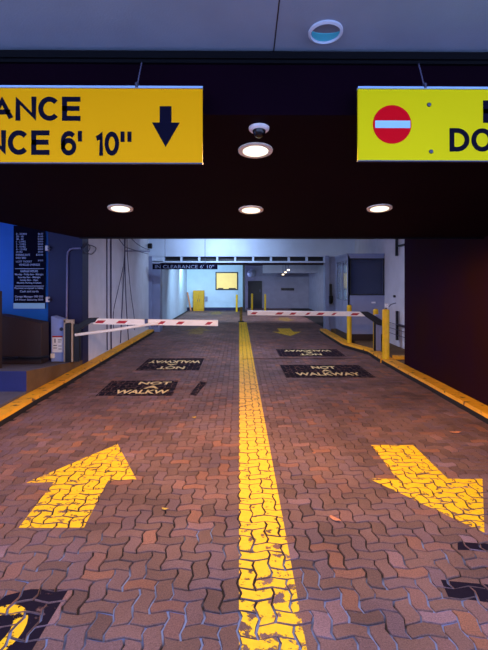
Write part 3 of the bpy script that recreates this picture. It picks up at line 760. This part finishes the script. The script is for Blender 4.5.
# ---------------------------------------------------------------- booth
BY, BX0, BX1, BZ = 12.0, X(348, 12), XW-.01, Z(255.5, 12)
BD = 1.5
t = thing('ticket_booth', 'grey attendant booth with big dark window behind the right barrier', 'booth', ((BX0+BX1)/2, BY+BD/2, .1))
wx0, wx1, wz0, wz1 = X(351, BY), X(383, BY), Z(294, BY), Z(259.5, BY)
mb = MB(); th = .05
mb.box(BX0, BX1, BY, BY+th, .27, wz0); mb.box(BX0, BX1, BY, BY+th, wz1, BZ); mb.box(BX0, wx0, BY, BY+th, wz0, wz1); mb.box(wx1, BX1, BY, BY+th, wz0, wz1)
mb.box(BX0, BX1, BY+BD-th, BY+BD, .27, 1.15); mb.box(BX0, BX1, BY+BD-th, BY+BD, 2.1, BZ)
mb.box(BX1-th, BX1, BY+th, BY+BD-th, .27, BZ)
mb.build('wall_panel', 'boothgrey', t)
mb = MB(); mb.box(BX0-.03, BX1, BY-.04, BY+BD+.03, BZ, BZ+.05); mb.build('roof', 'greyblue', t)
mb = MB(); mb.box(BX0, BX1, BY+.01, BY+BD, .1, .27); mb.build('plinth', 'brown', t)
mb = MB(); mb.box(wx0, wx1, BY+.02, BY+.03, wz0, wz1); w1_ = mb.build('front_window', 'glassdark', t)
mb = MB(); e = .03
mb.box(wx0-e, wx1+e, BY-.015, BY, wz1, wz1+e); mb.box(wx0-e, wx1+e, BY-.015, BY, wz0-e, wz0); mb.box(wx0-e, wx0, BY-.015, BY, wz0, wz1); mb.box(wx1, wx1+e, BY-.015, BY, wz0, wz1)
mb.build('window_frame', 'black', w1_)
# side door facing the lane: frame with glazing
mb = MB()
for a, b in ((BY, BY+.09), (BY+.62, BY+.72), (BY+BD-.09, BY+BD)): mb.box(BX0-.005, BX0+.045, a, b, .27, BZ)
mb.box(BX0-.005, BX0+.045, BY+.09, BY+BD-.09, BZ-.12, BZ); mb.box(BX0, BX0+.04, BY+.09, BY+BD-.09, .27, 1.1)
mb.build('door_frame', 'greyblue', t)
gl = bpy.data.materials.new('clear_booth_glass'); gl.use_nodes = True; b_ = gl.node_tree.nodes['Principled BSDF']
b_.inputs['Base Color'].default_value = (.75, .85, 1, 1); b_.inputs['Roughness'].default_value = .05; b_.inputs['Transmission Weight'].default_value = .9; b_.inputs['IOR'].default_value = 1.1
M['glass'] = gl
mb = MB(); mb.box(BX0+.01, BX0+.02, BY+.09, BY+.62, 1.1, BZ-.12); mb.build('side_window', 'glass', t)
mb = MB(); mb.box(BX0+.01, BX0+.02, BY+.72, BY+BD-.09, 1.1, BZ-.12); mb.build('side_window', 'glass', t)
mb = MB(); mb.box(BX0+.3, BX1-.1, BY+BD-.06, BY+BD-.052, 1.2, 2.05); mb.build('back_window', 'windowglow', t)
mb = MB(); mb.box(BX1-.32, BX1-.22, BY-.012, BY, 1.0+.04, 1.0+.08); mb.build('name_plate', 'whiteplastic', t)
# intercom on post beside the booth
x = X(384.5, 9.9)
t = thing('card_reader', 'small white card reader on a post with a side bar, beyond the front bollard', 'card reader', (x+.05, 9.95, .1))
mb = MB(); mb.tube([(x+.05, 9.95, .1), (x+.05, 9.95, Z(308, 9.95))], .02, 10); mb.build('post', 'steel', t, True)
mb = MB(); mb.box(x+.02, x+.085, 9.9, 9.98, Z(307.5, 9.95), Z(303.5, 9.95)); mb.build('reader_head', 'whiteplastic', t, bevel=.01)
mb = MB(); mb.tube([(x+.1, 9.95, Z(307, 9.95)), (X(391, 9.95), 9.95, Z(304.5, 9.95)), (X(396, 9.95), 9.95, Z(303, 9.95))], .009, 8); mb.build('side_bar', 'steel', t, True)

# brackets on the right white wall
def wallpt(px, py): # point on plane x = XW
    u = (px-244)/F; dx = u*math.cos(TH)+math.sin(TH); dy = math.cos(TH)-u*math.sin(TH); tt = XW/dx
    return Vector((XW, dy*tt, EYE+(HZ-py)/F*tt))
for (pa, pb, lab) in (((399, 238), (399, 256), 'upper black wall rail high beside the booth'), ((399.5, 311), (399.5, 340), 'lower black wall rail with wires beside the front bollard')):
    a, b = wallpt(*pa), wallpt(*pb); t = thing('wall_rail', lab, 'rail', (a.x, a.y, b.z))
    mb = MB(); mb.box(XW-.08, XW-.03, a.y-.03, a.y+.03, b.z, a.z); mb.build('upright', 'black', t)
    mb = MB(); zz_ = (a.z+b.z)/2-.0; mb.box(XW-.06, XW+.005, a.y-.5, a.y-.0, zz_+.0, zz_+.035); mb.build('bracket', 'black', t)
    if 'lower' in lab:
        for q in range(3):
            zq = b.z+(.12+.12*q); mb = MB(); mb.tube([(XW-.09, a.y+.7, zq), (XW-.085, a.y, zq), (XW-.09, a.y-1.0, zq+.01)], .007, 6); mb.build('wire', 'cable', t)
mb = MB(); c = wallpt(395, 296.5); mb.box(XW-.03, XW, c.y-.05, c.y+.05, c.z-.02, c.z+.03); tag(mb.build('wall_hook', 'black'), 'tiny black fitting on the white wall above the card reader', 'fitting')

# pole on right pillar
Yk = YP-.12
x = X(331, Yk); t = thing('door_closer_post', 'black wall mounted post on the grey pillar left of the booth', 'post', (x, Yk, Z(306, Yk)))
mb = MB(); mb.box(x-.03, x+.03, Yk, Yk+.13, Z(304, Yk), Z(284, Yk)); mb.build('post', 'black', t)
mb = MB(); mb.box(x-.06, x+.06, Yk-.02, Yk+.13, Z(303, Yk), Z(296, Yk)); mb.build('grip', 'blackgloss', t, bevel=.01)

# ---------------------------------------------------------------- left side: rate board, conduit, cabinet, block
YW = YB-.06
t = thing('rate_board', 'tall dark price board with white small print on the blue wall', 'sign', (X(30, YW), YW, Z(308, YW)))
bx0, bx1, bz0, bz1 = X(13.5, YW), X(45, YW), Z(308.5, YW), Z(226, YW)
mb = MB(); mb.box(bx0, bx1, YW, YW+.03, bz0, bz1); mb.build('panel', 'boardnavy' if 'boardnavy' in M else 'signblack', t)
mb = MB(); mb.box(bx0, bx1, YW-.006, YW, bz0, Z(303, YW)); mb.build('bottom_strip', 'strip', t) if 'strip' in M else mb.build('bottom_strip', 'signwhite', t)
FRB = ((0, YW, 0), (1, 0, 0), (0, 0, 1), (0, -1, 0))
def bt(txt, a, b, c_, d_, mm='print'):
    text_mesh(txt, (X(a, YW), X(b, YW), Z(c_, YW), Z(d_, YW)), FRB, 'lettering', mm, t, .008, .002)
M['print'] = mat('pale_print', '#b8c4e8', .5, .03, 6, bump=0)
rows = [('0 - 20 MIN', '$6.00'), ('20 - 40', '$12.00'), ('40 - 60', '$18.00'), ('1 - 2 HRS', '$24.00'), ('2 - 3 HRS', '$30.00'), ('3 - 4 HRS', '$34.00'), ('4 - 12 HRS', '$38.00'), ('24 HRS', '$42.00')]
for k, (a, b) in enumerate(rows):
    y = 233.2+k*2.55
    bt(a, 16.2, 16.2+len(a)*1.05, y+1.9, y); bt(b, 38, 43, y+1.9, y)
for txt, a, b, c_, d_ in (('EVENING RATE', 16, 30, 256, 254), ('$20.00', 36, 43, 256, 254), ('EARLY BIRD', 16, 26, 259, 257), ('$19.00', 38, 43, 261.5, 259.7), ('LOST TICKET', 16, 32, 262.5, 260.7),
    ('VEHICLES OVERSIZE', 19, 40, 265.8, 263.8), ('GARAGE HOURS', 20.5, 38, 272.3, 270), ('Monday - Friday 6am - Midnight', 15, 43.5, 275.8, 273.4), ('Saturday 8am - Midnight', 18, 40.5, 278.6, 276.4),
    ('Sunday 8am - 10pm', 20, 38, 281.3, 279.2), ('Monthly Parking Available', 17, 41.5, 284, 282), ('Payment accepted in lobby', 14.5, 43.5, 289.3, 287.2), ('Cash and cards', 20, 38.5, 292.3, 290.2),
    ('Garage Manager 000 000', 15, 43, 298, 295.4), ('24 Hour Security 000', 15, 43, 301, 298.6)):
    bt(txt, a, b, c_, d_)
for yy in (268.5, 285.8):
    mb = MB(); mb.box(X(15, YW), X(44, YW), YW-.002, YW, Z(yy+.5, YW), Z(yy, YW)); mb.build('divider_line', 'print', t)
for i, (px, py) in enumerate(((47.3, 248.5), (47.8, 299.5))):
    YF = YB-.1; x = X(px, YF); z = Z(py, YF); t = thing('wall_fitting', ('upper' if i == 0 else 'lower')+' small white clamp at the right edge of the price board', 'fitting', (x, YF, z))
    mb = MB(); mb.box(x-.035, x+.02, YF-.02, YF+.06, z-.045, z+.05); mb.build('bracket', 'whiteplastic', t, bevel=.008)
    mb = MB(); mb.tube([(x+.03, YF-.02, z), (x+.03, YF+.06, z)], .02, 12); mb.build('screw_head', 'steel', t)
# conduit
YC = YB-.08
mb = MB(); pts = [(X(80.5, YC), YC, Z(248.3, YC)), (X(73, YC), YC, Z(248.6, YC)), (X(70, YC), YC, Z(249.5, YC)), (X(68, YC), YC, Z(252, YC)), (X(67.2, YC), YC, Z(256, YC)), (X(66.8, YC), YC, Z(300, YC)), (X(66.5, YC), YC, Z(322, YC))]
mb.tube(pts, .016, 10); tag(mb.build('conduit', 'pipe', smooth=True), 'bent grey conduit rising from the left barrier housing on the navy wall', 'pipe')
# pay cabinet
YK = 8.25
x0, x1 = X(51, YK), X(64.3, YK); zb0 = platz(YK)+.001
t = thing('pay_cabinet', 'pale blue metal cabinet with a printed notice beside the left barrier', 'cabinet', ((x0+x1)/2, YK, zb0))
mb = MB(); mb.prism([(x0, YK, zb0), (x1, YK, zb0), (x1, YK, Z(320.5, YK)), (x0, YK, Z(316, YK))], (0, .25, 0)); mb.build('body', 'cabinet', t, bevel=.008)
mb = MB(); mb.box(X(52.3, YK), X(62.7, YK), YK-.004, YK, Z(352, YK), Z(336.5, YK)); nt_ = mb.build('notice', 'whiteplastic', t)
mb = MB(); mb.box(X(52.3, YK), X(62.7, YK), YK-.006, YK-.004, Z(337, YK), Z(335.6, YK)); mb.build('red_header', 'red', nt_)
mb = MB()
for (a, b, c_, d_) in ((54.6, 55.6, 342.5, 338.5), (58, 61.6, 340, 339.3), (58, 61, 342, 341.4), (53.5, 57, 345.5, 344.8), (53.5, 57, 348, 347.4), (58.5, 61.7, 346, 345.4), (58.5, 61.7, 349, 348.4)):
    mb.box(X(a, YK), X(b, YK), YK-.0055, YK-.004, Z(c_, YK), Z(d_, YK))
mb.build('print_marks', 'steel', nt_)
mb = MB(); mb.lathe([(.03, -.012), (.032, 0)], (X(61.5, YK), YK, Z(329, YK)), 16, axis='y'); mb.build('lock', 'steel', t)
mb = MB(); mb.box(X(51.5, YK), X(55, YK), YK-.05, YK, Z(357.5, YK), Z(353, YK)); mb.build('latch_box', 'offwhite', t, bevel=.006)
# brown block
YQb = 7.7
x1 = X(49, YQb+.3); t = thing('guard_panel', 'dark brown low wall panel in front of the blue wall at the left edge', 'low wall', (-3.9, YQb, platz(YQb)))
mb = MB(); zb0 = platz(YQb)+.001
mb.prism([(-5.5, YQb, zb0), (x1, YQb, zb0), (x1, YQb, Z(323, YQb)), (X(0, YQb), YQb, Z(315, YQb)), (-5.5, YQb, Z(308, YQb))], (0, .3, 0)); mb.build('body', 'brown', t, bevel=.01)
mb = MB(); mb.tube([(-5.5, YQb-.06, Z(358, YQb)), (X(20, YQb), YQb-.06, Z(356.5, YQb)), (X(40, YQb), YQb-.06, Z(357, YQb)), (X(50.5, YQb), YQb-.06, Z(355.5, YQb))], .02, 8); mb.build('foot_rail', 'black', t, True)
mb = MB(); mb.box(-4.2, X(2, 6.92), 6.85, 6.92, platz(6.85)+.001, Z(291, 6.9)); tag(mb.build('guard_pillar', 'brown'), 'dark brown post at the far left edge before the blue wall', 'post')

# ---------------------------------------------------------------- left garage wall: pipes and cables
XS = -2.83
def lw(px, py, off=.02):
    u = (px-244)/F; dx = u*math.cos(TH)+math.sin(TH); dy = math.cos(TH)-u*math.sin(TH); tt = (XS+off)/dx
    return Vector((XS+off, dy*tt, EYE+(HZ-py)/F*tt))
def cable(pts, r, name, label, cat, m='cable', group=None):
    pts = [lw(*p) if len(p) == 2 else lw(p[0], p[1], p[2]) for p in pts]
    out = []
    for i in range(len(pts)-1):
        p0 = pts[max(i-1, 0)]; p1 = pts[i]; p2 = pts[i+1]; p3 = pts[min(i+2, len(pts)-1)]
        for k in range(5):
            q = k/5; out.append(.5*((2*p1)+(-p0+p2)*q+(2*p0-5*p1+4*p2-p3)*q*q+(-p0+3*p1-3*p2+p3)*q*q*q))
    out.append(pts[-1]); mb = MB(); mb.tube(out, r, 6)
    return tag(mb.build(name, m, smooth=True), label, cat, group)
cable([(107, 232), (107, 300), (107.3, 350)], .013, 'wall_pipe', 'left one of the paired vertical pipes on the white wall', 'pipe')
cable([(111, 232), (111, 300), (111.3, 350)], .016, 'wall_pipe', 'right one of the paired vertical pipes on the white wall', 'pipe')
cable([(124.5, 236, .05), (124, 262, .05), (118, 290, .05), (113.5, 312, .05), (113.8, 330, .05)], .009, 'hanging_cable', 'leftmost splayed cable hanging on the white wall', 'cable')
cable([(124.8, 236), (124.5, 262), (122.5, 300), (120.5, 343)], .012, 'hanging_cable', 'second splayed cable from the left, hanging straight down', 'cable')
cable([(125.2, 236, .08), (125, 262, .08), (126, 300, .08), (128.5, 340, .08)], .012, 'hanging_cable', 'third splayed cable from the left on the white wall', 'cable')
cable([(127, 236, .11), (127.5, 255, .11), (130.5, 290, .11), (134, 316, .11), (134.5, 330, .11)], .009, 'hanging_cable', 'rightmost splayed cable hanging on the white wall', 'cable')
cable([(117, 236, .16), (122, 243, .16), (128, 248, .16), (148, 254, .16)], .01, 'hanging_cable', 'lower cable swooping across the top of the white wall', 'cable')
cable([(129, 236, .03), (136, 243, .12), (144, 248, .12), (150, 250, .02)], .01, 'hanging_cable', 'upper cable swooping toward the beam on the white wall', 'cable')
cable([(82, 249), (86, 243), (90, 247), (87, 253), (83, 250), (88, 245), (96, 248), (92, 254), (84, 252)], .009, 'cable_tangle', 'tangled loop of cable at the top near corner of the white wall', 'cable')
cable([(126, 251), (140, 251), (156, 252), (160, 252)], .02, 'wall_pipe', 'short horizontal pipe at the far top of the white wall', 'pipe', 'pipe')
c = lw(148, 246, .05); mb = MB(); mb.tube([c, c+Vector((.12, 0, 0))], .08, 14); tag(mb.build('wall_speaker', 'black'), 'round black fitting high at the far end of the white wall', 'fitting')

# inner clearance sign
M['dimprint'] = mat('faded_pale_print', '#8088a8', .5, .03, 6, bump=0)
YI = 14.6
xa, xb_ = X(152.5, YI), X(217.5, YI)
t = thing('clearance_bar', 'long black overhead clearance bar with pale letters at the inner portal', 'sign', ((xa+xb_)/2, YI, Z(269.5, YI)))
mb = MB(); mb.box(xa, xb_, YI, YI+.04, Z(269.3, YI), Z(264, YI)); mb.build('panel', 'signblack', t)
text_mesh("IN CLEARANCE 6' 10\"", (X(155, YI), X(214, YI), Z(268.4, YI), Z(265, YI)), ((0, YI, 0), (1, 0, 0), (0, 0, 1), (0, -1, 0)), 'lettering', 'dimprint', t, .0, .003)
for px in (165, 205):
    mb = MB(); mb.tube([(X(px, YI), YI+.02, Z(264, YI)), (X(px, YI), YI+.02, 3.0)], .008, 6); mb.build('hanger', 'steel', t)

# ---------------------------------------------------------------- back room contents
Yc = YR-.35; x0, x1 = X(193, Yc), X(204, Yc)
t = thing('utility_cabinet', 'ochre yellow two door cabinet against the pale blue back wall', 'cabinet', ((x0+x1)/2, Yc, 0))
zt = Z(290.5, Yc)
mb = MB(); mb.box(x0, x1, Yc, Yc+.33, .0, zt); mb.build('body', 'gold', t, bevel=.01)
for k in range(2):
    a = x0+.03+k*(x1-x0-.03)/2; mb = MB(); mb.box(a, a+(x1-x0)/2-.045, Yc-.02, Yc, .08, zt-.05); d = mb.build('door', 'gold', t, bevel=.008)
    mb = MB(); mb.box(a+(.03 if k else (x1-x0)/2-.09), a+(.05 if k else (x1-x0)/2-.07), Yc-.04, Yc-.02, .5, .62); mb.build('door_handle', 'steel', d)
mb = MB(); mb.box(X(205, YR-.06), X(207.5, YR-.06), YR-.1, YR, Z(301, YR-.06), Z(296.5, YR-.06)); tag(mb.build('switch_box', 'greyblue'), 'small grey box on the wall right of the ochre cabinet', 'box')
t = thing('leaning_pole', 'pale orange pole leaning in the back left corner', 'pole', (X(191, YR-.5), YR-.5, 0))
mb = MB(); mb.tube([(X(191, YR-.5), YR-.55, .02), (X(187.3, YR-.3), YR-.2, Z(292.5, YR-.3))], .045, 8); mb.build('shaft', 'orange', t, True)
Ym = YQ-.25; c = Vector((X(251.5, Ym), Ym, Z(273.5, Ym)))
t = thing('convex_mirror', 'round convex mirror above the dark doorway at the back', 'mirror', c)
mb = MB(); mb.lathe([(.02, -.1), (.12, -.085), (.2, -.04), (.245, 0), (.245, .02)], c, 28, axis='y'); mb.build('mirror_face', 'mirror', t, True)
mb = MB(); mb.tube([c+Vector((0, .02, 0)), c+Vector((0, .25, 0))], .02, 8); mb.build('bracket', 'steel', t)
Yr_ = YQ-.53; mb = MB(); mb.box(X(316, Yr_), X(323, Yr_), Yr_, Yr_+.03, Z(291, Yr_), Z(281, Yr_))
t = thing('wall_notice', 'dark red notice panel on the grey back wall at right', 'sign', (X(319.5, Yr_), Yr_, Z(291, Yr_)))
mb.build('panel', 'darkred', t)
mb = MB()
for py in (283, 285.5, 288): mb.box(X(317, Yr_), X(322, Yr_), Yr_-.003, Yr_, Z(py+.7, Yr_), Z(py, Yr_))
mb.build('print_marks', 'greywall', t)
mb = MB(); mb.box(X(281, YQ), X(294, YQ), YQ-.04, YQ, Z(290.5, YQ), Z(288, YQ)); tag(mb.build('wall_plaque', 'blackgloss'), 'small dark plaque in the middle of the grey back wall', 'plaque')
for i, (px, py) in enumerate(((283, 274.5), (285.5, 272.3), (288.3, 270))):
    Yi = 24.6-i*1.6; x = X(px, Yi); z = Z(py, Yi)
    t = thing('pendant_lamp', ('lowest and farthest', 'middle', 'highest and nearest')[i]+' of three tiny warm lamps under the dark back ceiling', 'lamp', (x, Yi, z))
    mb = MB(); mb.tube([(x-.05, Yi, z), (x+.05, Yi, z)], .03, 10); mb.build('lamp_tube', 'warmspot', t)
    mb = MB(); mb.tube([(x, Yi, z+.03), (x, Yi, 2.5)], .012, 6); mb.build('stem', 'steel', t)
# fluorescent fixtures
for i, (p, e, c) in enumerate(STRIPS):
    t = thing('fluorescent_fixture', ['fluorescent fixture on the garage ceiling nearest the barriers', 'fluorescent fixture just before the inner beam', 'fluorescent fixture just behind the inner beam',
        'fluorescent fixture over the left back room', 'fluorescent fixture over the right back room', 'fluorescent fixture deepest in the left back room'][i], 'ceiling light', p)
    mb = MB(); mb.box(p[0]-.62, p[0]+.62, p[1]-.09, p[1]+.09, p[2]+.0, p[2]+.07); mb.build('housing', 'offwhite', t)
    mb = MB(); mb.tube([(p[0]-.6, p[1], p[2]-.02), (p[0]+.6, p[1], p[2]-.02)], .03, 10); mb.build('diffuser', 'tube', t)
